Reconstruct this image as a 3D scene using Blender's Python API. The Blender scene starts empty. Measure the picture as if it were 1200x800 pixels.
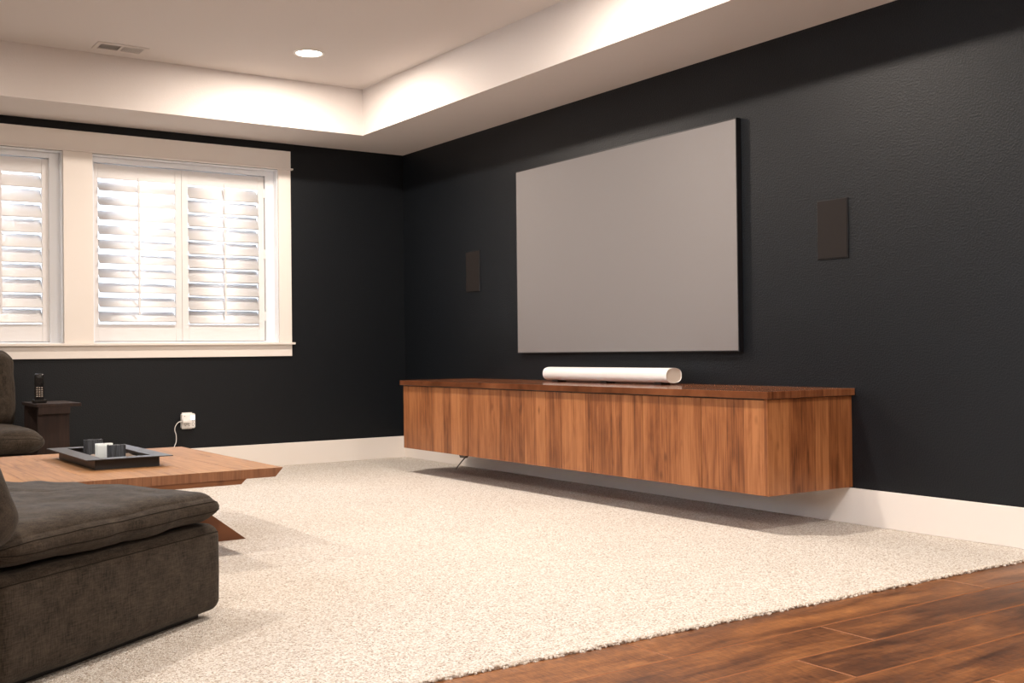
import bpy, bmesh, math, random
from mathutils import Vector, Matrix, noise
random.seed(7)
SC = bpy.context.scene
COL = SC.collection

# ------------------------------------------------------------------ camera
cd = bpy.data.cameras.new('camera'); cam = bpy.data.objects.new('camera', cd); COL.objects.link(cam)
cd.sensor_width = 36.0; cd.lens = 36.0 * 1303.07 / 1200.0
cd.clip_start = 0.05; cd.clip_end = 200
CR = Vector((0.826099, -0.56341144, -0.01131367)); CU = Vector((0.00435546, -0.01369241, 0.99989677)); CF = Vector((0.56350819, 0.82606299, 0.00885738))
cam.matrix_world = Matrix(((CR.x, CU.x, -CF.x, -4.35838), (CR.y, CU.y, -CF.y, -7.93242), (CR.z, CU.z, -CF.z, 0.84318), (0, 0, 0, 1)))
SC.camera = cam

# ------------------------------------------------------------------ daylight, lamps, exposure
world = bpy.data.worlds.new('overcast_sky'); SC.world = world; world.use_nodes = True
wb = world.node_tree.nodes['Background']; wb.inputs[0].default_value = (0.80, 0.88, 1.0, 1); wb.inputs[1].default_value = 9.5
SC.view_settings.view_transform = 'Standard'; SC.view_settings.look = 'None'
SC.view_settings.gamma = 1.0; SC.view_settings.use_curve_mapping = False
SC.view_settings.exposure = 0.50
LAMP_W = 42.0                      # recessed ceiling lamps (built further down)
LAMP_COL = (1.0, 0.875, 0.765)

# ------------------------------------------------------------------ materials
MATS = {}
def mat(name, col=(.8, .8, .8), rough=.5, spec=.5, metal=0.0):
    m = bpy.data.materials.new(name); m.use_nodes = True
    b = m.node_tree.nodes['Principled BSDF']
    b.inputs['Base Color'].default_value = (*col, 1); b.inputs['Roughness'].default_value = rough
    b.inputs['Specular IOR Level'].default_value = spec; b.inputs['Metallic'].default_value = metal
    MATS[name] = m
    return m, m.node_tree.nodes, m.node_tree.links, b
def nd(n, typ, **kw):
    x = n.new(typ)
    for k, v in kw.items():
        if k in ('operation', 'blend_type', 'data_type', 'feature', 'distance', 'noise_dimensions', 'voronoi_dimensions', 'wave_type', 'bands_direction', 'interpolation_type'):
            setattr(x, k, v)
        else: x.inputs[k].default_value = v
    return x
def coords(n, l, scale=(1, 1, 1), kind='Object', loc=None):
    t = n.new('ShaderNodeTexCoord'); mp = n.new('ShaderNodeMapping'); mp.inputs['Scale'].default_value = scale
    l.new(t.outputs[kind], mp.inputs['Vector'])
    if loc is not None: l.new(loc, mp.inputs['Location'])
    return mp.outputs[0]
def ramp(n, l, fac, stops):
    r = n.new('ShaderNodeValToRGB'); e = r.color_ramp.elements
    while len(e) < len(stops): e.new(.5)
    for i, (p, c) in enumerate(stops): e[i].position = p; e[i].color = (*c, 1)
    l.new(fac, r.inputs[0]); return r.outputs[0]
def bump(n, l, b, h, strength, dist):
    x = n.new('ShaderNodeBump'); x.inputs['Strength'].default_value = strength; x.inputs['Distance'].default_value = dist
    l.new(h, x.inputs['Height']); l.new(x.outputs[0], b.inputs['Normal']); return x
def noisetex(n, l, vec, scale, detail=3, rough=.5, dist=0.0):
    x = nd(n, 'ShaderNodeTexNoise', Scale=scale, Detail=detail, Roughness=rough, Distortion=dist); l.new(vec, x.inputs['Vector']); return x.outputs[0]
def mix(n, l, a, b, fac, mode='MIX'):
    x = n.new('ShaderNodeMix'); x.data_type = 'RGBA'; x.blend_type = mode
    for s, v in ((0, fac), (6, a), (7, b)):
        if isinstance(v, (float, int)): x.inputs[s].default_value = v
        elif isinstance(v, tuple): x.inputs[s].default_value = (*v, 1)
        else: l.new(v, x.inputs[s])
    return x.outputs[2]
def math_(n, l, op, a, b=0.0):
    x = n.new('ShaderNodeMath'); x.operation = op
    for i, v in enumerate((a, b)):
        if isinstance(v, (float, int)): x.inputs[i].default_value = v
        else: l.new(v, x.inputs[i])
    return x.outputs[0]

def painted_wall(name, col, rough, spec, strength):
    m, n, l, b = mat(name, col, rough, spec)
    v = coords(n, l); h = noisetex(n, l, v, 120, 2, .5)
    h2 = ramp(n, l, h, [(.40, (0, 0, 0)), (.62, (1, 1, 1))])
    bump(n, l, b, h2, strength, .0016)
    return m
M_DARK = painted_wall('charcoal_eggshell_paint', (.0042, .0058, .0080), .46, .30, .38)
M_CEIL = painted_wall('ceiling_paint', (.68, .63, .60), .8, .2, .18)
M_TRIM, *_ = mat('white_trim_paint', (.82, .765, .71), .38, .4)
M_SHUT, *_ = mat('white_shutter_paint', (.78, .765, .76), .4, .4)
M_LOUV, *_ = mat('white_louver_paint', (.90, .885, .88), .45, .35)
M_JAMB, *_ = mat('cool_white_vinyl', (.84, .86, .89), .35, .4)
M_WHITE, *_ = mat('white_plastic', (.86, .84, .81), .35, .5)
M_BLACK, *_ = mat('black_frame_metal', (.006, .006, .007), .35, .5)
M_TRAY, *_ = mat('dark_tray_metal', (.022, .019, .018), .42, .5)
M_GREY, *_ = mat('grey_socket_holes', (.12, .11, .10), .6)
M_DUCT, *_ = mat('dark_duct', (.03, .026, .022), .9)
M_STEEL, *_ = mat('dark_steel', (.10, .085, .075), .35, .5, 1.0)
M_CAP, *_ = mat('cream_end_cap', (.70, .62, .53), .5)
M_PHONE, *_ = mat('glossy_black_plastic', (.006, .006, .006), .18, .6)
M_KEYS, *_ = mat('grey_key_print', (.42, .36, .31), .5)
M_GROUND, *_ = mat('pale_concrete_outside', (.62, .62, .60), .9)
M_BAFFLE, *_ = mat('white_light_baffle', (.85, .86, .87), .6)
M_STONE, *_ = mat('pale_pebble', (.42, .33, .26), .7)

def glass():
    m = bpy.data.materials.new('window_glass'); m.use_nodes = True; n, l = m.node_tree.nodes, m.node_tree.links
    n.remove(n['Principled BSDF']); t = n.new('ShaderNodeBsdfTransparent'); g = n.new('ShaderNodeBsdfGlossy'); g.inputs['Roughness'].default_value = .02
    f = n.new('ShaderNodeFresnel'); f.inputs[0].default_value = 1.3; mx = n.new('ShaderNodeMixShader')
    l.new(f.outputs[0], mx.inputs[0]); l.new(t.outputs[0], mx.inputs[1]); l.new(g.outputs[0], mx.inputs[2]); l.new(mx.outputs[0], n['Material Output'].inputs[0])
    return m
M_GLASS = glass()
def emit(name, col, s):
    m = bpy.data.materials.new(name); m.use_nodes = True; b = m.node_tree.nodes['Principled BSDF']
    b.inputs['Base Color'].default_value = (*col, 1); b.inputs['Emission Color'].default_value = (*col, 1); b.inputs['Emission Strength'].default_value = s; return m
M_LED = emit('lamp_diffuser', LAMP_COL, 14.0)
M_NIGHT = emit('night_light_lens', (.75, .85, 1.0), .55)

# grey projection cloth
m, n, l, b = mat('grey_projection_cloth', (.2, .185, .18), .6, .2)
v = coords(n, l); h = noisetex(n, l, v, 900, 1); c = ramp(n, l, h, [(.3, (.192, .180, .178)), (.7, (.230, .216, .213))]); l.new(c, b.inputs['Base Color']); M_SCREEN = m
# speaker grille
m, n, l, b = mat('black_speaker_grille', (.02, .017, .015), .75, .2)
v = coords(n, l); vo = nd(n, 'ShaderNodeTexVoronoi', Scale=420.0, Randomness=0.0); l.new(v, vo.inputs['Vector'])
c = ramp(n, l, vo.outputs['Distance'], [(.2, (.004, .0035, .003)), (.45, (.014, .011, .010))]); l.new(c, b.inputs['Base Color']); M_GRILLE = m

# walnut veneer: strips side by side across the given axis, grain running along the other
def walnut(name, across, along, tone=1.0, strips=9.0, rough=.38, c_dark=(.120, .038, .013), c_mid=(.27, .096, .034), c_light=(.42, .172, .066), contrast=1.0):
    m, n, l, b = mat(name, c_mid, rough, .4)
    oi = n.new('ShaderNodeObjectInfo'); cx = n.new('ShaderNodeCombineXYZ')
    r1 = math_(n, l, 'MULTIPLY', oi.outputs['Random'], 37.0); 
    for i in range(3): l.new(r1, cx.inputs[i])
    tc = n.new('ShaderNodeTexCoord'); geo = n.new('ShaderNodeNewGeometry')
    add = n.new('ShaderNodeVectorMath'); add.operation = 'ADD'; l.new(tc.outputs['Object'], add.inputs[0]); l.new(cx.outputs[0], add.inputs[1])
    def scaled(sa, sl, so=1.0):
        mp = n.new('ShaderNodeMapping'); s = [so, so, so]; s['xyz'.index(across)] = sa; s['xyz'.index(along)] = sl
        mp.inputs['Scale'].default_value = s; l.new(add.outputs[0], mp.inputs['Vector']); return mp.outputs[0]
    # strip id
    sep = n.new('ShaderNodeSeparateXYZ'); l.new(add.outputs[0], sep.inputs[0])
    u = sep.outputs['xyz'.index(across)]
    wob = math_(n, l, 'MULTIPLY', noisetex(n, l, scaled(6, .0, 0), 1.0, 1), .9)
    uu = math_(n, l, 'FLOOR', math_(n, l, 'ADD', math_(n, l, 'MULTIPLY', u, strips), wob))
    wn = n.new('ShaderNodeTexWhiteNoise'); wn.noise_dimensions = '1D'; l.new(uu, wn.inputs['W'])
    # offset grain by strip
    cb = n.new('ShaderNodeCombineXYZ'); off = math_(n, l, 'MULTIPLY', wn.outputs['Value'], 11.0)
    for i in range(3): l.new(off, cb.inputs[i])
    def grain(sa, sl, det, dist, rg=.55):
        a = n.new('ShaderNodeVectorMath'); a.operation = 'ADD'; l.new(scaled(sa, sl), a.inputs[0]); l.new(cb.outputs[0], a.inputs[1])
        return noisetex(n, l, a.outputs[0], 1.0, det, rg, dist)
    fine = grain(170, 3.5, 3, .2); mid = grain(38, 1.3, 4, .9, .6); big = grain(10, 2.2, 3, 2.2)
    s = math_(n, l, 'ADD', math_(n, l, 'MULTIPLY', fine, .30), math_(n, l, 'MULTIPLY', mid, .42))
    s = math_(n, l, 'ADD', s, math_(n, l, 'MULTIPLY', big, .28))
    s = math_(n, l, 'ADD', s, math_(n, l, 'MULTIPLY', math_(n, l, 'SUBTRACT', wn.outputs['Value'], .5), .16 * contrast))
    c = ramp(n, l, s, [(.34, c_dark), (.47, c_mid), (.62, c_light)])
    # small knots
    vo = nd(n, 'ShaderNodeTexVoronoi', Scale=1.0); l.new(scaled(8.5, 3.8, 6), vo.inputs['Vector'])
    k = ramp(n, l, vo.outputs['Distance'], [(.03, (.38, .33, .3)), (.13, (1, 1, 1))])
    c = mix(n, l, c, k, .8, 'MULTIPLY')
    if tone != 1.0: c = mix(n, l, c, (tone, tone, tone), 1.0, 'MULTIPLY')
    l.new(c, b.inputs['Base Color']); bump(n, l, b, s, .12, .0008)
    return m
M_DOOR = walnut('walnut_veneer_door', 'y', 'z')
M_SIDE = walnut('walnut_veneer_side', 'x', 'z', strips=11)
M_TOPW = walnut('walnut_veneer_top', 'x', 'y', rough=.17, strips=7, c_dark=(.085, .028, .011), c_mid=(.175, .062, .026), c_light=(.27, .105, .045))
M_TABLE = walnut('table_walnut', 'x', 'y', rough=.6, strips=4, contrast=.4, c_dark=(.19, .088, .036), c_mid=(.32, .155, .060), c_light=(.42, .215, .088))
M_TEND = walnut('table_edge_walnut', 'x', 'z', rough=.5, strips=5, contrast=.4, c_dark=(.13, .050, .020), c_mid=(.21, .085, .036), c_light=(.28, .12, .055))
M_TLEG = walnut('table_leg_walnut', 'y', 'z', rough=.42, strips=6, contrast=.4, c_dark=(.085, .027, .009), c_mid=(.165, .058, .020), c_light=(.24, .092, .034))
M_STAB = walnut('dark_side_table_wood', 'x', 'z', rough=.75, strips=4, contrast=.4, c_dark=(.009, .0038, .0022), c_mid=(.018, .0072, .0042), c_light=(.030, .013, .007))

# hand-scraped hickory planks
def planks():
    m, n, l, b = mat('scraped_hickory', (.2, .08, .04), .36, .45)
    oi = n.new('ShaderNodeObjectInfo'); cx = n.new('ShaderNodeCombineXYZ'); r1 = math_(n, l, 'MULTIPLY', oi.outputs['Random'], 53.0)
    for i in range(3): l.new(r1, cx.inputs[i])
    tc = n.new('ShaderNodeTexCoord'); add = n.new('ShaderNodeVectorMath'); add.operation = 'ADD'; l.new(tc.outputs['Object'], add.inputs[0]); l.new(cx.outputs[0], add.inputs[1])
    def sc(x, y, z=1):
        mp = n.new('ShaderNodeMapping'); mp.inputs['Scale'].default_value = (x, y, z); l.new(add.outputs[0], mp.inputs['Vector']); return mp.outputs[0]
    blot = noisetex(n, l, sc(2.2, 11), 1, 4, .6, .5); mid = noisetex(n, l, sc(9, 85), 1, 4, .6, .8); cross = noisetex(n, l, sc(190, 26), 1, 4, .65, .6)
    s = math_(n, l, 'ADD', math_(n, l, 'MULTIPLY', blot, .44), math_(n, l, 'MULTIPLY', mid, .20)); s = math_(n, l, 'ADD', s, math_(n, l, 'MULTIPLY', cross, .36))
    s = math_(n, l, 'ADD', s, math_(n, l, 'MULTIPLY', math_(n, l, 'SUBTRACT', oi.outputs['Random'], .5), .10))
    c = ramp(n, l, s, [(.36, (.035, .014, .008)), (.44, (.105, .040, .017)), (.52, (.20, .078, .028)), (.64, (.40, .17, .058))])
    l.new(c, b.inputs['Base Color'])
    h = math_(n, l, 'ADD', math_(n, l, 'MULTIPLY', cross, .6), math_(n, l, 'MULTIPLY', blot, .8)); bump(n, l, b, h, .35, .003)
    return m
M_PLANK = planks()
M_PEDGE, *_ = mat('plank_edge_highlight', (.30, .125, .052), .5, .3)  # lighter bevel colour, painted in for the highlights along the plank seams

# loop pile carpet
m, n, l, b = mat('cream_loop_carpet', (.6, .53, .45), .95, .1)
v = coords(n, l); a3 = noisetex(n, l, v, 2.0, 3); wv = n.new('ShaderNodeVectorMath'); wv.operation = 'ADD'
vo = nd(n, 'ShaderNodeTexVoronoi', Scale=210.0, Randomness=1.0); l.new(v, vo.inputs['Vector'])
sx = n.new('ShaderNodeSeparateXYZ'); l.new(vo.outputs['Color'], sx.inputs[0])
tone = math_(n, l, 'ADD', math_(n, l, 'MULTIPLY', sx.outputs[0], .75), math_(n, l, 'MULTIPLY', noisetex(n, l, v, 95, 2, .6), .25))
c = ramp(n, l, tone, [(.12, (.40, .315, .24)), (.32, (.66, .585, .50)), (.55, (.80, .745, .675)), (.8, (.90, .865, .81))])
c = mix(n, l, c, ramp(n, l, a3, [(.3, (.94, .94, .94)), (.7, (1, 1, 1))]), 1.0, 'MULTIPLY')
hgt = math_(n, l, 'ADD', math_(n, l, 'MULTIPLY', vo.outputs['Distance'], -1.3), math_(n, l, 'MULTIPLY', sx.outputs[1], .6))
l.new(c, b.inputs['Base Color']); bump(n, l, b, hgt, .9, .0035); M_CARPET = m
M_TUFT, n, l, b = mat('cream_tuft', (.66, .59, .51), .95, .1)

# dark linen
def linen(name, c0, c1):
    m, n, l, b = mat(name, c0, .92, .12)
    v = coords(n, l); s1 = noisetex(n, l, coords(n, l, (300, 300, 40)), 1, 3, .6); s2 = noisetex(n, l, coords(n, l, (36, 36, 320)), 1, 3, .6); s3 = noisetex(n, l, v, 16, 4, .6)
    s = math_(n, l, 'ADD', math_(n, l, 'MULTIPLY', s1, .38), math_(n, l, 'MULTIPLY', s2, .34)); s = math_(n, l, 'ADD', s, math_(n, l, 'MULTIPLY', s3, .28))
    c = ramp(n, l, s, [(.36, c0), (.64, c1)]); l.new(c, b.inputs['Base Color'])
    b.inputs['Sheen Weight'].default_value = .08; b.inputs['Sheen Roughness'].default_value = .5
    bump(n, l, b, s, .55, .0025); return m
M_LINEN = linen('dark_taupe_linen', (.011, .0082, .0058), (.072, .055, .040))
M_PIPE, *_ = mat('dark_seam_thread', (.020, .016, .0125), .9, .1)
# ribbed dark candle wax
m, n, l, b = mat('charcoal_ribbed_wax', (.03, .032, .036), .6)
h = noisetex(n, l, coords(n, l, (220, 220, 10)), 1, 3); c = ramp(n, l, h, [(.35, (.012, .013, .016)), (.65, (.075, .082, .092))]); l.new(c, b.inputs['Base Color']); bump(n, l, b, h, .9, .003); M_CDARK = m
M_CWHITE, n, l, b = mat('white_wax', (.74, .78, .76), .45); b.inputs['Subsurface Weight'].default_value = .15; b.inputs['Subsurface Radius'].default_value = (.01, .01, .01)

# ------------------------------------------------------------------ geometry helpers
def link(name, bm, m, parent=None, smooth=False, mats=None):
    me = bpy.data.meshes.new(name); bm.normal_update(); bm.to_mesh(me); bm.free()
    for x in (mats or [m]): me.materials.append(x)
    if smooth:
        for p in me.polygons: p.use_smooth = True
    o = bpy.data.objects.new(name, me); COL.objects.link(o)
    if parent: o.parent = parent
    return o
def empty(name, loc=(0, 0, 0), rz=0.0, parent=None):
    o = bpy.data.objects.new(name, None); COL.objects.link(o); o.location = loc; o.rotation_euler = (0, 0, rz); o.empty_display_size = .1
    if parent: o.parent = parent
    return o
def tag(o, label, cat, group=None, kind=None):
    o['label'] = label; o['category'] = cat
    if group: o['group'] = group
    if kind: o['kind'] = kind
    return o
def struct(o): o['kind'] = 'structure'; return o
def box(bm, x0, x1, y0, y1, z0, z1, bev=0.0, seg=1):
    c = bmesh.ops.create_cube(bm, size=1.0)['verts']
    for v in c: v.co = Vector(((x0 + x1) / 2 + v.co.x * (x1 - x0), (y0 + y1) / 2 + v.co.y * (y1 - y0), (z0 + z1) / 2 + v.co.z * (z1 - z0)))
    if bev:
        es = list({e for v in c for e in v.link_edges}); bmesh.ops.bevel(bm, geom=es, offset=bev, segments=seg, affect='EDGES', profile=.5)
def B(): return bmesh.new()
def boxobj(name, x0, x1, y0, y1, z0, z1, m, parent=None, bev=0.0, seg=1):
    bm = B(); box(bm, x0, x1, y0, y1, z0, z1, bev, seg); return link(name, bm, m, parent)
def centred(name, x0, x1, y0, y1, z0, z1, m, parent=None, bev=0.0, off=(0, 0, 0)):
    """box whose own origin is at its centre, so each piece gets its own grain"""
    cx, cy, cz = (x0 + x1) / 2, (y0 + y1) / 2, (z0 + z1) / 2
    bm = B(); box(bm, x0 - cx, x1 - cx, y0 - cy, y1 - cy, z0 - cz, z1 - cz, bev)
    o = link(name, bm, m, parent); o.location = (cx - off[0], cy - off[1], cz - off[2]); return o
def prism(bm, pts, y0, y1, axis='y'):
    def P(a, b, t): return {'y': (a, t, b), 'x': (t, a, b), 'z': (a, b, t)}[axis]
    A = [bm.verts.new(P(a, b, y0)) for a, b in pts]; C = [bm.verts.new(P(a, b, y1)) for a, b in pts]; k = len(pts)
    bm.faces.new(A); bm.faces.new(C[::-1])
    for i in range(k): bm.faces.new((A[i], C[i], C[(i + 1) % k], A[(i + 1) % k]))
    bmesh.ops.recalc_face_normals(bm, faces=bm.faces)
def tube(bm, pts, r, seg=8, closed=False):
    pts = [Vector(p) for p in pts]; k = len(pts); rings = []; up = Vector((0, 0, 1)); prev = None
    for i, p in enumerate(pts):
        a = pts[(i - 1) % k] if closed or i > 0 else p; b_ = pts[(i + 1) % k] if closed or i < k - 1 else p
        t = (b_ - a).normalized()
        if prev is None:
            nrm = t.cross(up); nrm = nrm if nrm.length > .05 else t.cross(Vector((1, 0, 0))); nrm.normalize()
        else:
            nrm = (prev - t * prev.dot(t)).normalized()
        prev = nrm; bn = t.cross(nrm)
        rings.append([bm.verts.new(p + (nrm * math.cos(2 * math.pi * j / seg) + bn * math.sin(2 * math.pi * j / seg)) * r) for j in range(seg)])
    for i in range(k if closed else k - 1):
        A, Bq = rings[i], rings[(i + 1) % k]
        for j in range(seg): bm.faces.new((A[j], A[(j + 1) % seg], Bq[(j + 1) % seg], Bq[j]))
    if not closed: bm.faces.new(rings[0][::-1]); bm.faces.new(rings[-1])
def disc(bm, x, y, z, r, seg=40):
    bmesh.ops.create_circle(bm, cap_ends=True, radius=r, segments=seg, matrix=Matrix.Translation((x, y, z)))

# ------------------------------------------------------------------ room shell
H = 2.44; TZ = 2.778; XL = -5.75; YB = -10.6
TX0, TX1, TY0, TY1 = -5.09, -0.652, -9.9, -0.586          # tray opening
W2 = (-2.430, -1.078); W1 = (-3.975, -2.622); WZ = (0.927, 2.236)

bm = B()      # window wall with its two openings
for x0, x1, z0, z1 in ((XL - .2, W1[0], -.05, 2.95), (W1[0], W1[1], -.05, WZ[0]), (W1[0], W1[1], WZ[1], 2.95), (W1[1], W2[0], -.05, 2.95), (W2[0], W2[1], -.05, WZ[0]), (W2[0], W2[1], WZ[1], 2.95), (W2[1], .2, -.05, 2.95)):
    box(bm, x0, x1, 0, .16, z0, z1)
bmesh.ops.remove_doubles(bm, verts=bm.verts, dist=1e-5)
struct(link('wall_back', bm, M_DARK))
struct(boxobj('wall_right', 0, .2, YB - .2, 0, -.05, 2.95, M_DARK))
M_REAR = painted_wall('rear_grey_paint', (.16, .15, .14), .7, .3, .2)
W3 = (-6.1, -4.2)
bm = B()      # left wall with a wide unshaded window outside the picture: the cool light on everything that faces it
for y0, y1, z0, z1 in ((YB - .2, W3[0], -.05, 2.95), (W3[0], W3[1], -.05, .93), (W3[0], W3[1], 2.236, 2.95), (W3[1], 0, -.05, 2.95)): box(bm, XL - .2, XL, y0, y1, z0, z1)
struct(link('wall_left', bm, M_REAR))
w3 = struct(empty('window_3', (XL, (W3[0] + W3[1]) / 2, .93)))
def w3p(nm, y0, y1, z0, z1, x0=-.15, x1=-.09, m=None): 
    c_ = (W3[0] + W3[1]) / 2; return boxobj(nm, x0, x1, y0 - c_, y1 - c_, z0 - .93, z1 - .93, m or M_TRIM, w3)
w3p('sash', W3[0], W3[0] + .05, .93, 2.236); w3p('sash', W3[1] - .05, W3[1], .93, 2.236); w3p('sash', -5.18, -5.12, .98, 2.186); w3p('rail', W3[0] + .05, W3[1] - .05, .93, .98); w3p('rail', W3[0] + .05, W3[1] - .05, 2.186, 2.236)
w3p('pane', W3[0] + .05, -5.18, .98, 2.186, -.122, -.118, M_GLASS); w3p('pane', -5.12, W3[1] - .05, .98, 2.186, -.122, -.118, M_GLASS)
w3p('casing', W3[0] - .09, W3[0], .93, 2.236, 0, .018); w3p('casing', W3[1], W3[1] + .09, .93, 2.236, 0, .018); w3p('casing', W3[0] - .09, W3[1] + .09, 2.236, 2.35, 0, .02); w3p('casing', W3[0] - .10, W3[1] + .10, .83, .93, 0, .02)
struct(boxobj('wall_front', XL, 0, YB - .2, YB, -.05, 2.95, M_REAR))
ceil = struct(boxobj('ceiling', XL, 0, YB, 0, TZ, TZ + .12, M_CEIL))
bm = B()
box(bm, TX1, 0, YB, 0, H, TZ); box(bm, XL, TX0, YB, 0, H, TZ); box(bm, TX0, TX1, TY1, 0, H, TZ); box(bm, TX0, TX1, YB, TY0, H, TZ)
link('soffit', bm, M_CEIL, ceil)

YS = -5.437                                                 # carpet / wood seam
floor = struct(boxobj('floor', XL, 0, YB, 0, -.12, -.03, M_GROUND))
bm = B(); box(bm, XL, 0, YS, 0, -.03, 0.0); bmesh.ops.bisect_plane
o = link('carpet', bm, M_CARPET, floor); o['label'] = 'cream loop pile carpet'
# tufts along the cut edge of the carpet and scattered just behind it
bm = B(); rnd = random.Random(3)
def tuft(x, y, z, r):
    r *= rnd.uniform(.7, 1.25); vs = bmesh.ops.create_icosphere(bm, subdivisions=1, radius=r)['verts']
    q = Matrix.Rotation(rnd.uniform(0, 6), 3, 'Z'); s = rnd.uniform(.7, 1.1)
    for v_ in vs: v_.co = q @ Vector((v_.co.x * 1.25, v_.co.y * .85, v_.co.z * s)) + Vector((x, y, z))
x = XL + .01
while x < -.03:
    tuft(x, YS - .002 + rnd.uniform(-.006, .006), rnd.uniform(-.008, .001), .0055)
    if rnd.random() < .75: tuft(x + rnd.uniform(-.004, .004), YS + .008 + rnd.uniform(-.003, .005), rnd.uniform(-.003, .001), .0052)
    x += rnd.uniform(.006, .0105)
o = link('carpet_tuft', bm, M_TUFT, floor, True); o['kind'] = 'stuff'
# planks
PW = .2048; rows = int((YS - YB) / PW) + 2
joint = {0: [-.77, -2.27, -3.77], 1: [-1.67, -2.95, -4.35], 2: [-.42, -2.01, -3.45, -4.8], 3: [-1.05, -2.60, -3.9], 4: [-1.75, -3.15, -4.55]}
pr_ = random.Random(5)
for r in range(rows):
    y1 = YS - r * PW - (0.0 if r else -.004); y0 = max(YS - (r + 1) * PW, YB)
    if y1 - y0 < .03: continue
    js = joint.get(r)
    if js is None:
        js = []; q = -pr_.uniform(.4, 1.5)
        while q > XL: js.append(q); q -= pr_.uniform(1.2, 1.6)
    xs = [0.0] + [j for j in js if j > XL + .05] + [XL]
    for a, b_ in zip(xs, xs[1:]):
        dz = pr_.uniform(-.0006, .0006)
        o = centred('plank', b_ + .0010, a - .0010, y0 + .0010, y1 - .0010, -.03, -.008 + dz, M_PLANK, floor, bev=.0030)
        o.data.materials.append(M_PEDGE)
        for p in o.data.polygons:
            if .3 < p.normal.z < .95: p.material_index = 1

# baseboards
def baseboard(name, x0, x1, y0, y1):
    bm = B(); box(bm, x0, x1, y0, y1, 0 if y1 > YS else -.01, .1704, .0025); struct(link(name, bm, M_TRIM))
baseboard('baseboard_back', XL, 0, -.018, 0); baseboard('baseboard_right', -.018, 0, YB, -.018)
baseboard('baseboard_left', XL, XL + .018, YB, -.018); baseboard('baseboard_front', XL + .018, -.018, YB, YB + .018)

# ------------------------------------------------------------------ windows: casing, reveals, glass, shutters
trim = struct(empty('trim_1', (W1[0], 0, 0)))
OX = W1[0]
def tr(name, x0, x1, y0, y1, z0, z1, bev=.0015):
    bm = B(); box(bm, x0 - OX, x1 - OX, y0, y1, z0, z1, bev); return link(name, bm, M_TRIM, trim)
TR = -.980; TL = W1[0] - .098
tr('head_casing', TL, TR, -.022, 0, 2.250, 2.380)
tr('head_fillet', TL - .016, TR + .016, -.034, 0, 2.238, 2.250)
tr('side_casing', W2[1], TR, -.019, 0, .930, 2.238); tr('side_casing', TL, W1[0], -.019, 0, .930, 2.238); tr('mullion_casing', W1[1], W2[0], -.019, 0, .930, 2.238)
tr('window_stool', TL - .018, TR + .018, -.045, 0.0, .914, .930); tr('apron', TL, TR, -.019, 0, .827, .914)

def louver_mesh():
    """one elliptical slat, 1 m long along x, centred, flat"""
    bm = B(); w, t = .057, .0055; k = 10
    pts = [(w * math.cos(2 * math.pi * i / k), t * math.sin(2 * math.pi * i / k)) for i in range(k)]
    prism(bm, pts, -.5, .5, 'x'); me = bpy.data.meshes.new('louver'); bm.to_mesh(me); bm.free(); me.materials.append(M_LOUV)
    for p in me.polygons: p.use_smooth = len(p.vertices) == 4
    return me
LOUV = louver_mesh()
SY = .082
def shutter(x0, x1, tilt, label, hinge):
    """x0,x1 outer edges; panel from z .94 to 2.19; louvers on ~.0998 m pitch"""
    root = empty('shutter_panel', ((x0 + x1) / 2, SY, .945)); tag(root, label, 'shutter')
    cx = (x0 + x1) / 2; hw = (x1 - x0) / 2; st = .046
    def p(name, a, b_, y0, y1, z0, z1, bev=.002): bm = B(); box(bm, a, b_, y0, y1, z0 - .945, z1 - .945, bev); return link(name, bm, M_SHUT, root)
    p('stile', -hw, -hw + st, 0, .027, .945, 2.185); p('stile', hw - st, hw, 0, .027, .945, 2.185)
    p('top_rail', -hw + st, hw - st, .002, .025, 2.085, 2.185); p('bottom_rail', -hw + st, hw - st, .002, .025, .945, 1.065)
    for i in range(10):
        o = bpy.data.objects.new('louver', LOUV); COL.objects.link(o); o.parent = root
        o.location = (0, .0135, 1.118 + i * .1015 - .945); o.scale = (2 * (hw - st) - .004, 1, 1); o.rotation_euler = (math.radians(tilt), 0, 0)
    ry = .0135 - .057 * math.cos(math.radians(tilt)) - .006
    rod = p('tilt_rod', -.007, .007, ry - .012, ry, 1.13, 2.10, .002)
    for dz in (.15, .62, 1.08):
        s = hw if hinge > 0 else -hw
        bm = B(); box(bm, s - .010, s + .010, -.004, .001, dz, dz + .07, .001); link('hinge', bm, M_SHUT, root)
    return root
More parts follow.
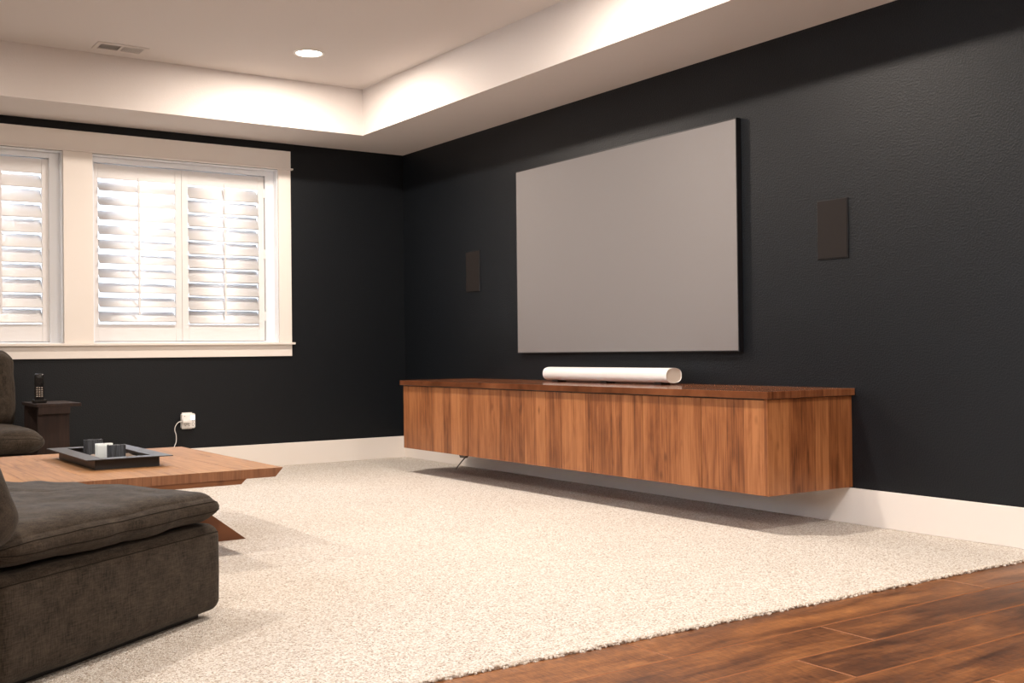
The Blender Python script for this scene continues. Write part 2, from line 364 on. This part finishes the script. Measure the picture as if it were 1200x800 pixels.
def window(name, x0, x1):
    w = struct(empty(name, (x0, 0, WZ[0])))
    def p(nm, a, b_, y0, y1, z0, z1, m=M_JAMB, bev=.0015):
        bm = B(); box(bm, a - x0, b_ - x0, y0, y1, z0 - WZ[0], z1 - WZ[0], bev); return link(nm, bm, m, w)
    p('jamb', x0, x0 + .006, 0, .155, WZ[0], WZ[1]); p('jamb', x1 - .006, x1, 0, .155, WZ[0], WZ[1])
    p('head_jamb', x0 + .006, x1 - .006, 0, .155, WZ[1] - .006, WZ[1]); p('sill', x0 + .006, x1 - .006, 0, .155, WZ[0], WZ[0] + .008)
    # shutter frame
    p('shutter_frame', x0 + .006, x0 + .028, .066, .12, WZ[0] + .008, WZ[1] - .006); p('shutter_frame', x1 - .073, x1 - .006, .066, .12, WZ[0] + .008, WZ[1] - .006)
    p('shutter_frame', x0 + .028, x1 - .073, .066, .12, 2.192, WZ[1] - .006); p('shutter_frame', x0 + .028, x1 - .073, .066, .12, WZ[0] + .008, WZ[0] + .014)
    for a, b_, z0, z1 in ((x0 + .006, x0 + .040, WZ[0] + .008, WZ[1] - .006), (x1 - .095, x1 - .006, WZ[0] + .008, WZ[1] - .006), (x0 + .040, x1 - .095, 2.165, WZ[1] - .006), (x0 + .040, x1 - .095, WZ[0] + .008, .965)):
        p('stop_bead', a, b_, .1205, .132, z0, z1)
    # sash
    for a, b_, z0, z1 in ((x0 + .006, x0 + .05, WZ[0] + .008, WZ[1] - .006), (x1 - .05, x1 - .006, WZ[0] + .008, WZ[1] - .006), (x0 + .05, x1 - .05, 2.19, WZ[1] - .006), (x0 + .05, x1 - .05, WZ[0] + .008, .98), ((x0 + x1) / 2 - .03, (x0 + x1) / 2 + .03, .98, 2.19)):
        p('sash', a, b_, .135, .155, z0, z1)
    p('pane', x0 + .05, (x0 + x1) / 2 - .03, .143, .147, .98, 2.19, M_GLASS, 0); p('pane', (x0 + x1) / 2 + .03, x1 - .05, .143, .147, .98, 2.19, M_GLASS, 0)
    return w
window('window_1', *W1); window('window_2', *W2)
shutter(W2[0] + .012, -1.786, 41, 'white plantation shutter panel with wide bright gaps, left half of the full window', -1)
shutter(-1.784, -1.156, 60, 'white plantation shutter panel beside the right window jamb, its slats nearly shut', 1)
shutter(-3.31, -2.694, 58, 'white plantation shutter panel in the window cut by the left photo edge', 1)
shutter(W1[0] + .03, -3.312, 55, 'white plantation shutter panel of the left window, its half nearest the left wall', -1)
bm = B(); box(bm, -18, 6, .16, 14, .1, .55); box(bm, -18, XL - .2, YB, .16, .1, .55); struct(link('exterior_ground', bm, M_GROUND))
bm = B(); box(bm, -4.6, -.45, 1.45, 1.55, .55, 2.35); box(bm, -4.6, -4.5, .16, 1.45, .55, 2.35); box(bm, -.55, -.45, .16, 1.45, .55, 2.35); struct(link('window_light_baffle', bm, M_BAFFLE))  # unseen white walls added outside to cut the sky light on the louvers

# ------------------------------------------------------------------ recessed ceiling lamps
LX = (-1.396, -4.35); LY = (-1.307, -3.86, -6.42, -8.95)
desc = {(0, 0): 'lit recessed downlight in the tray ceiling near the window corner'}
where = ['above the window end', 'above the cabinet', 'above the wood floor', 'at the back of the room']
for i, lx in enumerate(LX):
    for j, ly in enumerate(LY):
        t = empty('recessed_downlight', (lx, ly, TZ)); tag(t, desc.get((i, j), 'recessed downlight, %s row, %s' % ('screen side' if i == 0 else 'sofa side', where[j])), 'ceiling light', 'recessed ceiling downlights')
        bm = B(); k = 40; rings = []
        for r_, z_ in ((.100, 0), (.100, -.003), (.094, -.006), (.083, -.006), (.080, -.002)):
            rings.append([bm.verts.new((r_ * math.cos(2 * math.pi * q / k), r_ * math.sin(2 * math.pi * q / k), z_)) for q in range(k)])
        for a, b_ in zip(rings, rings[1:]):
            for q in range(k): bm.faces.new((a[q], a[(q + 1) % k], b_[(q + 1) % k], b_[q]))
        link('trim_ring', bm, M_WHITE, t, True)
        bm = B(); disc(bm, 0, 0, -.0025, .080)
        for f_ in bm.faces: f_.normal_flip()
        link('diffuser', bm, M_LED, t)
        ld = bpy.data.lights.new('downlight_lamp', 'AREA'); ld.shape = 'DISK'; ld.size = .15; ld.energy = LAMP_W * (1.0 if i == 0 else .55); ld.color = LAMP_COL
        lo = bpy.data.objects.new('downlight_lamp', ld); COL.objects.link(lo); lo.parent = t; lo.location = (0, 0, -.008)

# ------------------------------------------------------------------ ceiling air vent
vx0, vx1, vy0, vy1 = -2.600, -2.287, -.880, -.705
v_ = empty('air_vent', ((vx0 + vx1) / 2, (vy0 + vy1) / 2, TZ)); tag(v_, 'white slatted air register in the tray ceiling left of the downlight', 'vent')
hx, hy = (vx1 - vx0) / 2, (vy1 - vy0) / 2
bm = B(); box(bm, -hx, hx, -hy, -hy + .028, -.006, 0, .001); box(bm, -hx, hx, hy - .028, hy, -.006, 0, .001); box(bm, -hx, -hx + .025, -hy + .028, hy - .028, -.006, 0); box(bm, hx - .025, hx, -hy + .028, hy - .028, -.006, 0); box(bm, -.008, .008, -hy + .028, hy - .028, -.006, 0)
link('vent_frame', bm, M_CEIL, v_)
bm = B(); box(bm, -hx + .02, hx - .02, -hy + .02, hy - .02, -.0008, 0); link('duct_opening', bm, M_DUCT, v_)
for side in (-1, 1):
    for q in range(9):
        cx = side * (.020 + q * .0135)
        bm = B(); w_ = .0042 if side < 0 else .0030
        prism(bm, [(-w_, -.0045), (-w_ + .0012, -.0045), (w_ * (1 if side < 0 else 1.3), -.0008), (w_ - .0012, -.0008)] if side < 0 else [(w_, -.0055), (w_ - .0012, -.0055), (-w_, -.0008), (-w_ + .0012, -.0008)], -hy + .028, hy - .028)
        o = link('slat', bm, M_CEIL, v_); o.location = (cx, 0, 0)

# ------------------------------------------------------------------ projector screen
SYL, SYR, SZB, SZT = -1.6667, -3.7279, .8346, 2.0665
s = empty('projection_screen', (0, (SYL + SYR) / 2, SZB)); tag(s, 'large grey projection screen with thin black frame hung on the dark wall', 'screen')
hw = (SYL - SYR) / 2; hh = SZT - SZB
boxobj('fabric_panel', -.0345, -.028, -hw, hw, 0, hh, M_SCREEN, s)
bm = B(); e = .007
box(bm, -.036, -.004, -hw - e, -hw, -e, hh + e, .0008); box(bm, -.036, -.004, hw, hw + e, -e, hh + e, .0008); box(bm, -.036, -.004, -hw, hw, -e, 0, .0008); box(bm, -.036, -.004, -hw, hw, hh, hh + e, .0008)
link('frame', bm, M_BLACK, s)
boxobj('backing', -.028, 0, -hw + .03, hw - .03, .03, hh - .03, M_BLACK, s)

# ------------------------------------------------------------------ in-wall speakers
def speaker(y0, y1, z0, z1, label):
    t = empty('wall_speaker', (0, (y0 + y1) / 2, z0)); tag(t, label, 'speaker', 'in-wall speakers flanking the screen'); w = (y1 - y0) / 2; h = z1 - z0
    bm = B(); box(bm, -.006, 0, -w, w, 0, h, .001); link('bezel', bm, M_BLACK, t)
    bm = B(); box(bm, -.0085, -.004, -w + .004, w - .004, .004, h - .004, .0015); link('grille', bm, M_GRILLE, t)
speaker(-1.147, -.960, 1.280, 1.581, 'dark rectangular in-wall speaker between the room corner and the screen')
speaker(-4.430, -4.243, 1.277, 1.568, 'dark rectangular in-wall speaker right of the screen')

# ------------------------------------------------------------------ floating walnut cabinet
KX = -.5836; KL, KR = -1.034, -4.434; KB, KT, TT = .1748, .6150, .6481
cab = empty('floating_cabinet', (0, (KL + KR) / 2, KB)); tag(cab, 'long wall-hung walnut cabinet with eight plain doors under the screen', 'cabinet')
cy = (KL + KR) / 2; OFF = (0, cy, KB)
def cp(name, x0, x1, y0, y1, z0, z1, m, bev=.001): return centred(name, x0, x1, y0, y1, z0, z1, m, cab, bev, OFF)
cp('side_panel', KX + .001, -.0005, KR, KR + .019, KB, KT - .003, M_SIDE); cp('side_panel', KX + .001, -.0005, KL - .019, KL, KB, KT - .003, M_SIDE)
bm = B()
for z0, z1 in ((KB + .002, KB + .02), (KT - .023, KT - .006)): box(bm, KX + .022, -.019, KR + .019 - cy, KL - .019 - cy, z0 - KB, z1 - KB)
for q in (1, 2, 3): yy = KL - q * .85 - cy; box(bm, KX + .022, -.019, yy - .009, yy + .009, .02, KT - KB - .023)
link('carcass', bm, M_SIDE, cab)
boxobj('shadow_rail', KX + .006, -.02, KR + .019 - cy, KL - .019 - cy, KT - KB - .006, KT - KB, M_BLACK, cab)
n8 = (KL - KR - .038 + .034) / 8
for q in range(8):
    a = KL - .002 - q * n8; cp('door', KX - .0005, KX + .019, a - n8 + .0018, a - .0018, KB + .0005, KT - .006, M_DOOR, .0012)
cp('cabinet_top', KX - .018, -.0005, KR - .020, KL + .018, KT, TT, M_TOPW, .0015)

# dangling sensor lead under the cabinet
t = empty('hanging_lead', (-.5, -1.70, KB)); tag(t, 'thin dark lead hanging from a small clip under the left end of the cabinet', 'cable')
bm = B(); prism(bm, [(-.052, 0), (.052, 0), (.030, -.028), (-.024, -.028)], -.012, .012, 'x'); link('clip', bm, M_STEEL, t)
bm = B(); tube(bm, [(0, -.02, -.022), (0, .03, -.055), (0, .075, -.088), (0, .10, -.108)], .0042, 8); link('lead', bm, M_STEEL, t, True)

# ------------------------------------------------------------------ soundbar
sb = empty('soundbar', (-.170, -2.795, TT)); tag(sb, 'long white rounded soundbar lying on the walnut cabinet below the screen', 'speaker')
L2 = .578; rx, rz_, zc = .058, .0415, .052
def oval(y, s=1.0, k=40, e_=2.5):
    out = []
    for i in range(k):
        a = 2 * math.pi * i / k; c_, s_ = math.cos(a), math.sin(a)
        out.append(Vector((math.copysign(abs(c_) ** (2 / e_), c_) * rx * s, y, zc + math.copysign(abs(s_) ** (2 / e_), s_) * rz_ * s)))
    return out
bm = B(); prof = [(-L2 + .004, .955), (-L2, .965), (-L2 - .0, .985), (-L2 + .003, 1.0), (L2 - .003, 1.0), (L2, .985), (L2, .965), (L2 - .004, .955)]
rings = [[bm.verts.new(p) for p in oval(y, s_)] for y, s_ in prof]
for a, b_ in zip(rings, rings[1:]):
    for q in range(40): bm.faces.new((a[q], a[(q + 1) % 40], b_[(q + 1) % 40], b_[q]))
bmesh.ops.recalc_face_normals(bm, faces=bm.faces); link('housing', bm, M_WHITE, sb, True)
for sgn in (-1, 1):
    bm = B(); f_ = bm.faces.new([bm.verts.new(p) for p in oval(sgn * (L2 - .004), .957)]); bmesh.ops.recalc_face_normals(bm, faces=bm.faces)
    if (f_.normal.y > 0) != (sgn > 0): f_.normal_flip()
    link('end_cap', bm, M_CAP, sb)
for yy in (-.48, 0, .48): bm = B(); box(bm, -.035, .035, yy - .03, yy + .03, 0, .014, .002); link('foot', bm, M_BLACK, sb)

# ------------------------------------------------------------------ wall tap with plug and lead
t = empty('multi_socket_adapter', (-1.786, 0, .318)); tag(t, 'white multi-socket wall adapter with night light on the dark wall behind the table', 'socket adapter')
bm = B(); box(bm, -.050, .050, -.045, -.002, 0, .106, .011, 3); link('body', bm, M_WHITE, t, True)
boxobj('wall_plate', -.038, .038, -.004, 0, -.006, .112, M_WHITE, t, .002)
boxobj('night_light', .012, .044, -.0475, -.044, .060, .092, M_NIGHT, t, .001)
for cx, cz in ((-.026, .026), (.002, .026), (.030, .026), (.030, .050)):
    bm = B()
    for dx in (-.006, .006): box(bm, cx + dx - .0013, cx + dx + .0013, -.0462, -.0448, cz + .001, cz + .011)
    box(bm, cx - .0028, cx + .0028, -.0462, -.0448, cz - .009, cz - .003); link('socket', bm, M_GREY, t)
bm = B(); box(bm, -.0315, -.0265, -.0462, -.0448, .086, .091); link('indicator', bm, M_GREY, t)
pc = empty('charger_cable', (-1.80, -.045, .318)); tag(pc, 'white plug with its lead dropping behind the coffee table', 'cable')
bm = B(); box(bm, -.045, .018, -.052, -.0015, .042, .064, .005, 2); link('plug', bm, M_WHITE, pc, True)
bm = B(); cpts = [(-.045, -.03, .053), (-.068, -.03, .050), (-.084, -.03, .035), (-.094, -.025, .012), (-.093, -.02, -.012), (-.084, -.015, -.035), (-.081, -.012, -.065), (-.083, -.01, -.095), (-.094, -.005, -.125), (-.104, 0, -.16), (-.108, .01, -.22), (-.11, .015, -.30), (-.13, -.01, -.316), (-.2, -.03, -.316)]
def smooth_path(p, k=5):
    p = [Vector(q) for q in p]; out = []
    for i in range(len(p) - 1):
        a, b_, c_, d_ = p[max(i - 1, 0)], p[i], p[i + 1], p[min(i + 2, len(p) - 1)]
        for j in range(k):
            s_ = j / k; out.append(.5 * ((2 * b_) + (c_ - a) * s_ + (2 * a - 5 * b_ + 4 * c_ - d_) * s_ ** 2 + (3 * b_ - a - 3 * c_ + d_) * s_ ** 3))
    return out + [p[-1]]
tube(bm, smooth_path(cpts), .0028, 8); link('lead', bm, M_WHITE, pc, True)

# ------------------------------------------------------------------ coffee table
ZT = .36; tx1 = -2.492; tx0 = -3.93; tyN, tyF = -3.450, -2.085
ct = empty('coffee_table', ((tx0 + tx1) / 2, (tyN + tyF) / 2, 0)); tag(ct, 'low broad walnut coffee table with slanted legs in front of the sofa', 'table')
OX, OY = (tx0 + tx1) / 2, (tyN + tyF) / 2
bx = [tx1, -2.683, -2.857, -3.05, -3.27, -3.49, -3.71, tx0]
for i in range(7):
    x1, x0 = bx[i], bx[i + 1]; c_ = (x0 + x1) / 2; a, b_ = x0 - c_ + .0006, x1 - c_ - .0006
    if i == 0: poly = [(a, -.038), (b_ - .034, -.038), (b_ - .004, -.006), (b_, -.001), (b_ - .001, 0), (a, 0)]
    elif i == 6: poly = [(a + .034, -.038), (b_, -.038), (b_, 0), (a + .001, 0), (a, -.001), (a + .004, -.006)]
    else: poly = [(a, -.038), (b_, -.038), (b_, -.0008), (b_ - .0008, 0), (a + .0008, 0), (a, -.0008)]
    bm = B(); prism(bm, poly, tyN - OY, tyF - OY); o = link('board', bm, M_TABLE, ct); o.data.materials.append(M_TEND)
    for p in o.data.polygons:
        if p.normal.z < .5: p.material_index = 1
    o.location = (c_ - OX, 0, ZT)
bm = B(); u0, u1 = tx0 - OX + .16, tx1 - OX - .160
prism(bm, [(u0 + .024, -.060), (u1 - .024, -.060), (u1, -.0382), (u0, -.0382)], tyN - OY + .006, tyF - OY - .006); o = link('under_board', bm, M_TLEG, ct); o.location = (0, 0, ZT)
# splayed plate legs: near pair and far pair
for yc in (-2.992, -2.54):
    for sg in (1, -1):
        bm = B()
        xt, xf = -2.89, -2.50
        if sg > 0: poly = [(xf - .215, 0), (xf, 0), (xt + .0, ZT - .060), (xt - .215, ZT - .060)]
        else: poly = [(2 * OX - xf + .215, 0), (2 * OX - xf, 0), (2 * OX - xt, ZT - .060), (2 * OX - xt + .215, ZT - .060)]
        prism(bm, [(a - OX, z) for a, z in poly], yc - OY - .038, yc - OY + .038); link('leg', bm, M_TLEG, ct)
boxobj('stretcher', -.55, .55, -2.80 - OY, -2.73 - OY, .23, .30, M_TLEG, ct)

# ------------------------------------------------------------------ tray with candles and pebbles
bx0, bx1, by0, by1 = -3.165, -2.893, -3.036, -2.365
tr_ = empty('metal_tray', ((bx0 + bx1) / 2, (by0 + by1) / 2, ZT)); tag(tr_, 'dark metal tray with a wide flat rim on the coffee table', 'tray')
w, d = (bx1 - bx0) / 2, (by1 - by0) / 2
bm = B(); T = .003
box(bm, -w, w, -d, d, 0, T); box(bm, -w, -w + T, -d, d, T, .044); box(bm, w - T, w, -d, d, T, .044); box(bm, -w + T, w - T, -d, -d + T, T, .044); box(bm, -w + T, w - T, d - T, d, T, .044)
link('basin', bm, M_TRAY, tr_)
bm = B(); R = .046; I = .030
for x0, x1, y0, y1 in ((-w - R, -w + I, -d - R, d + R), (w - I, w + R, -d - R, d + R), (-w + I, w - I, -d - R, -d + I), (-w + I, w - I, d - I, d + R)): box(bm, x0, x1, y0, y1, .044, .0475)
bmesh.ops.remove_doubles(bm, verts=bm.verts, dist=1e-6); link('rim', bm, M_TRAY, tr_)
rp = random.Random(11)
def pebble_mesh():
    bm = B(); vs = bmesh.ops.create_icosphere(bm, subdivisions=2, radius=1)['verts']; q = rp.uniform(0, 9)
    for v in vs: v.co *= 1 + .22 * noise.noise(v.co * 1.4 + Vector((q, q, 0)))
    me = bpy.data.meshes.new('pebble'); bm.to_mesh(me); bm.free(); me.materials.append(M_STONE)
    for p in me.polygons: p.use_smooth = True
    return me
PM = [pebble_mesh() for _ in range(3)]
cand = [(-3.036, -2.475, .082, .046, .086, 'cd'), (-3.028, -2.640, .074, .040, .078, 'cw'), (-3.000, -2.745, .076, .044, .076, 'cd')]
k = 0
for gx in range(6):
    for gy in range(14):
        px = bx0 + .026 + gx * .044 + rp.uniform(-.003, .003); py = by0 + .028 + gy * .047 + rp.uniform(-.003, .003)
        if any(abs(px - c_[0]) < c_[2] / 2 + .020 and abs(py - c_[1]) < c_[3] / 2 + .020 for c_ in cand): continue
        o = bpy.data.objects.new('pebble', PM[k % 3]); COL.objects.link(o); r_ = rp.uniform(.0155, .019)
        hz = r_ * rp.uniform(.55, .75); o.location = (px, py, ZT + T + hz * .92); o.scale = (r_, r_ * rp.uniform(.85, 1.1), hz); o.rotation_euler = (0, 0, rp.uniform(0, 6))
        side = 'on the sofa side of the candles' if px < -3.075 else ('on the screen side of the candles' if px > -2.985 else 'in line with the row of candles'); tag(o, 'small pale pebble lying in the dark tray, ' + side, 'pebble', 'pebbles in the tray, ' + side); k += 1
def candle(x, y, w, d, h, kind, label):
    dark = kind == 'cd'; bm = B(); nx, nz = 28, 6
    per = []
    K = 88
    for i in range(K):                                   # rounded-square outline with ribs
        a = 2 * math.pi * i / K; c_, s_ = math.cos(a), math.sin(a); e_ = 6
        X = math.copysign(abs(c_) ** (2 / e_), c_) * w / 2; Y = math.copysign(abs(s_) ** (2 / e_), s_) * d / 2
        f = 1 + ((.035 * ((i % 4) / 3 - .5) + .02 * noise.noise(Vector((i * .9, x * 40, 0)))) if dark else 0)
        per.append((X * f, Y * f))
    rings = [[bm.verts.new((px, py, h * z / nz + (0.0035 * noise.noise(Vector((px * 260, py * 260, x * 30))) if dark and z == nz else 0))) for px, py in per] for z in range(nz + 1)]
    for a, b_ in zip(rings, rings[1:]):
        for q in range(K): bm.faces.new((a[q], a[(q + 1) % K], b_[(q + 1) % K], b_[q]))
    bm.faces.new(rings[0][::-1]); c0 = bm.verts.new((0, 0, h - .006))
    for q in range(K): bm.faces.new((rings[-1][q], rings[-1][(q + 1) % K], c0))
    t = empty('candle', (x, y, ZT + T)); tag(t, label, 'candle')
    link('wax', bm, M_CDARK if dark else M_CWHITE, t, not dark)
    bm = B(); tube(bm, [(0, 0, h - .008), (.0005, 0, h - .002), (.001, .0005, h + .004)], .0009, 6); link('wick', bm, M_BLACK, t)
lab = ['taller charcoal ribbed block candle at the far end of the three', 'plain white block candle between the two charcoal ones', 'lower charcoal ribbed block candle in front of the white one']
for c_, lb in zip(cand, lab): candle(*c_, lb)

# ------------------------------------------------------------------ sofa pieces
def soft(name, sx, sy, z0, z1, r, parent, puff=0.0, under=0.0, pinch=0.0, wr=0.0, seed=0.0, n_=(40, 40, 14), loc=(0, 0, 0), rot=(0, 0, 0), m=None, creases=()):
    """rounded upholstered block; puff lifts the middle, pinch thins the corners, wr = wrinkle height"""
    bm = B(); hx, hy, hz = sx / 2, sy / 2, (z1 - z0) / 2; nx, ny, nz = n_; vd = {}
    def vert(i, j, k):
        key = (i, j, k)
        if key in vd: return vd[key]
        u, v, w_ = 2 * i / nx - 1, 2 * j / ny - 1, 2 * k / nz - 1
        # denser near the edges
        f = lambda t: math.copysign(1 - (1 - abs(t)) ** 1.35, t)
        u, v, w_ = f(u), f(v), f(w_)
        p = Vector((u * hx, v * hy, w_ * hz)); q = Vector((max(-hx + r, min(hx - r, p.x)), max(-hy + r, min(hy - r, p.y)), max(-hz + min(r, hz), min(hz - min(r, hz), p.z))))
        d_ = p - q
        if d_.length > 1e-6:
            rr = Vector((r, r, min(r, hz))); t_ = Vector((d_.x / rr.x, d_.y / rr.y, d_.z / rr.z)); mx = max(abs(t_.x), abs(t_.y), abs(t_.z)); t_ = t_.normalized() * mx
            p = q + Vector((t_.x * rr.x, t_.y * rr.y, t_.z * rr.z))
        env = (1 - u * u) * (1 - v * v)
        edge = max(abs(u), abs(v)) 
        if pinch: p.z *= 1 - pinch * (abs(u) ** 4 + abs(v) ** 4) / 2 * 1.0 - pinch * .6 * (abs(u) * abs(v)) ** 5
        if w_ > 0: p.z += puff * env ** .5 * w_
        else: p.z += under * env ** .5 * w_
        if wr:
            s = Vector((p.x * 5 + seed, p.y * 5, p.z * 5)); g_ = noise.noise(s) * wr + noise.noise(s * 2.6) * wr * .45
            dirn = Vector((u ** 5, v ** 5, w_)).normalized(); p += dirn * g_
        for (ax, ay, bx_, by_, dep, wid) in creases:
            if w_ > .3:
                A_ = Vector((ax, ay)); D_ = Vector((bx_ - ax, by_ - ay)); pp = Vector((p.x, p.y)) - A_; s_ = pp.dot(D_) / D_.length_squared
                if 0 < s_ < 1:
                    dd = (pp - D_ * s_).length + .012 * math.sin(s_ * 9); p.z -= dep * math.sin(math.pi * s_) * math.exp(-(dd / wid) ** 2)
        vd[key] = bm.verts.new(p + Vector((0, 0, (z0 + z1) / 2))); return vd[key]
    def quad(a, b_, c_, d_): bm.faces.new((vert(*a), vert(*b_), vert(*c_), vert(*d_)))
    for i in range(nx):
        for j in range(ny):
            quad((i, j, nz), (i + 1, j, nz), (i + 1, j + 1, nz), (i, j + 1, nz)); quad((i, j, 0), (i, j + 1, 0), (i + 1, j + 1, 0), (i + 1, j, 0))
    for i in range(nx):
        for k in range(nz):
            quad((i, 0, k), (i + 1, 0, k), (i + 1, 0, k + 1), (i, 0, k + 1)); quad((i, ny, k), (i, ny, k + 1), (i + 1, ny, k + 1), (i + 1, ny, k))
    for j in range(ny):
        for k in range(nz):
            quad((0, j, k), (0, j, k + 1), (0, j + 1, k + 1), (0, j + 1, k)); quad((nx, j, k), (nx, j + 1, k), (nx, j + 1, k + 1), (nx, j, k + 1))
    def ring(kk):
        loop = [(i, 0) for i in range(nx)] + [(nx, j) for j in range(ny)] + [(i, ny) for i in range(nx, 0, -1)] + [(0, j) for j in range(ny, 0, -1)]
        return [vert(i, j, kk).co.copy() for i, j in loop]
    seams = {kk: ring(kk) for kk in range(nz + 1)}
    o = link(name, bm, m or M_LINEN, parent, True); o.location = loc; o.rotation_euler = rot
    return o, seams
def piping(parent, pts, r=.0016, name='seam'):
    bm = B(); tube(bm, pts, r, 6, closed=True); return link(name, bm, M_PIPE, parent, True)

A = math.radians(35.5); D = Vector((math.cos(A), math.sin(A), 0)); N = Vector((-D.y, D.x, 0)); CORN = Vector((-3.10, -4.42, 0))
def place(L, Dp): q = CORN - D * L + N * Dp; return (q.x, q.y, 0)
# module 1: open seat nearest the screen
SW = .95; SD = .98
m1 = empty('sofa_seat_module', place(SW / 2, SD / 2), A); tag(m1, 'dark taupe linen sofa seat module, low and armless, nearest in the foreground', 'sofa')
o, se = soft('base', SW, SD, .018, .302, .045, m1, wr=.003, seed=2, n_=(44, 44, 22)); piping(o, se[19])
boxobj('plinth', -SW / 2 + .06, SW / 2 - .06, -SD / 2 + .06, SD / 2 - .06, 0, .03, M_BLACK, m1)
cush, se = soft('seat_cushion', SW - .0, SD + .03, .296, .412, .075, m1, puff=.022, under=.0, pinch=.34, wr=.012, seed=5, n_=(70, 70, 20), loc=(-.012, -.005, .004), creases=((-.38, .22, .0, -.10, .022, .022), (-.30, .38, .0, .22, .020, .02), (-.42, .02, -.08, .10, .018, .018), (-.05, .12, .28, -.28, .012, .025), (-.40, -.12, -.12, -.2, .012, .02)))
piping(cush, se[14]); piping(cush, se[8])
# module 2: beside it, carries the back pillow at the left edge of the picture
S2 = 1.0
m2 = empty('sofa_back_module', place(SW + .012 + S2 / 2, SD / 2), A); tag(m2, 'dark taupe linen sofa module with a back pillow, cut off by the left photo edge', 'sofa')
o, se = soft('base', S2, SD, .018, .302, .045, m2, wr=.003, seed=9, n_=(30, 30, 14)); piping(o, se[12])
boxobj('plinth', -S2 / 2 + .06, S2 / 2 - .06, -SD / 2 + .06, SD / 2 - .06, 0, .03, M_BLACK, m2)
cush, se = soft('seat_cushion', S2, SD + .03, .296, .412, .075, m2, puff=.022, pinch=.34, wr=.006, seed=12, n_=(40, 40, 14), loc=(0, -.005, .004)); piping(cush, se[10]); piping(cush, se[5])
soft('back_pillow', .44, .30, -.08, .08, .10, m2, puff=.03, under=.03, pinch=.40, wr=.010, seed=20, n_=(36, 30, 14), loc=(.378, -.432, .452), rot=(math.radians(84), math.radians(-18), 0))

# far sofa against the window wall
s2 = empty('window_sofa', (-3.895, -.66, 0)); tag(s2, 'dark taupe linen sofa below the left window beside the dark side table', 'sofa')
FW = 1.80
o, se = soft('base', FW, .95, .018, .275, .045, s2, wr=.003, seed=30, n_=(40, 30, 14)); piping(o, se[12]); o.location = (0, -.02, 0)
boxobj('plinth', -FW / 2 + .06, FW / 2 - .06, -.42, .38, 0, .03, M_BLACK, s2)
soft('back_frame', FW, .16, .25, .66, .05, s2, wr=.003, seed=33, n_=(30, 12, 14), loc=(0, .50, 0))
for q in (0, 1):
    cx = FW / 4 - q * FW / 2
    cu, se = soft('seat_cushion', FW / 2 + .02, .86, .275, .425, .085, s2, puff=.02, pinch=.30, wr=.006, seed=40 + q, n_=(40, 40, 14), loc=(cx + .02, -.06, 0)); piping(cu, se[10])
    bp, se = soft('back_pillow', FW / 2 - .01, .50, -.085, .085, .08, s2, puff=.02, under=.02, pinch=.25, wr=.012, seed=50 + q, n_=(36, 30, 12), loc=(cx - .005, .27, .64), rot=(math.radians(80), 0, 0)); piping(bp, se[6])

# ------------------------------------------------------------------ dark side table and remote
st = empty('side_table', (-2.90, -.68, 0)); tag(st, 'dark wooden side table between the window sofa and the wall socket', 'side table')
centred('table_top', -2.975, -2.72, -.90, -.46, .542, .562, M_STAB, st, .002, (-2.90, -.68, 0))
centred('front_rail', -2.965, -2.785, -.90, -.88, .500, .5418, M_STAB, st, .001, (-2.90, -.68, 0))
centred('front_panel', -2.965, -2.785, -.878, -.858, 0, .5418, M_STAB, st, .001, (-2.90, -.68, 0))
centred('back_panel', -2.965, -2.785, -.50, -.48, 0, .5418, M_STAB, st, .001, (-2.90, -.68, 0))
centred('shelf', -2.96, -2.79, -.857, -.501, .12, .138, M_STAB, st, .001, (-2.90, -.68, 0))
rc = empty('remote_control', (-2.93, -.75, .562)); tag(rc, 'slim black handset standing upright in its charging dock on the side table', 'remote control')
bm = B(); box(bm, -.038, .038, -.032, .032, 0, .022, .006, 2); link('dock', bm, M_PHONE, rc)
bm = B(); box(bm, -.026, .026, -.010, .010, .012, .178, .007, 3); link('handset', bm, M_PHONE, rc, True)
bm = B(); box(bm, -.017, .017, -.0108, -.0098, .118, .155, .0003); link('display', bm, M_PHONE, rc)
kr = random.Random(4)
for a in range(5):
    for b_ in range(3):
        bm = B(); box(bm, -.004, .004, -.0118, -.0098, -.0030, .0030, .0008); o = link('key', bm, M_KEYS, rc); o.location = (-.014 + b_ * .014, 0, .042 + a * .013)
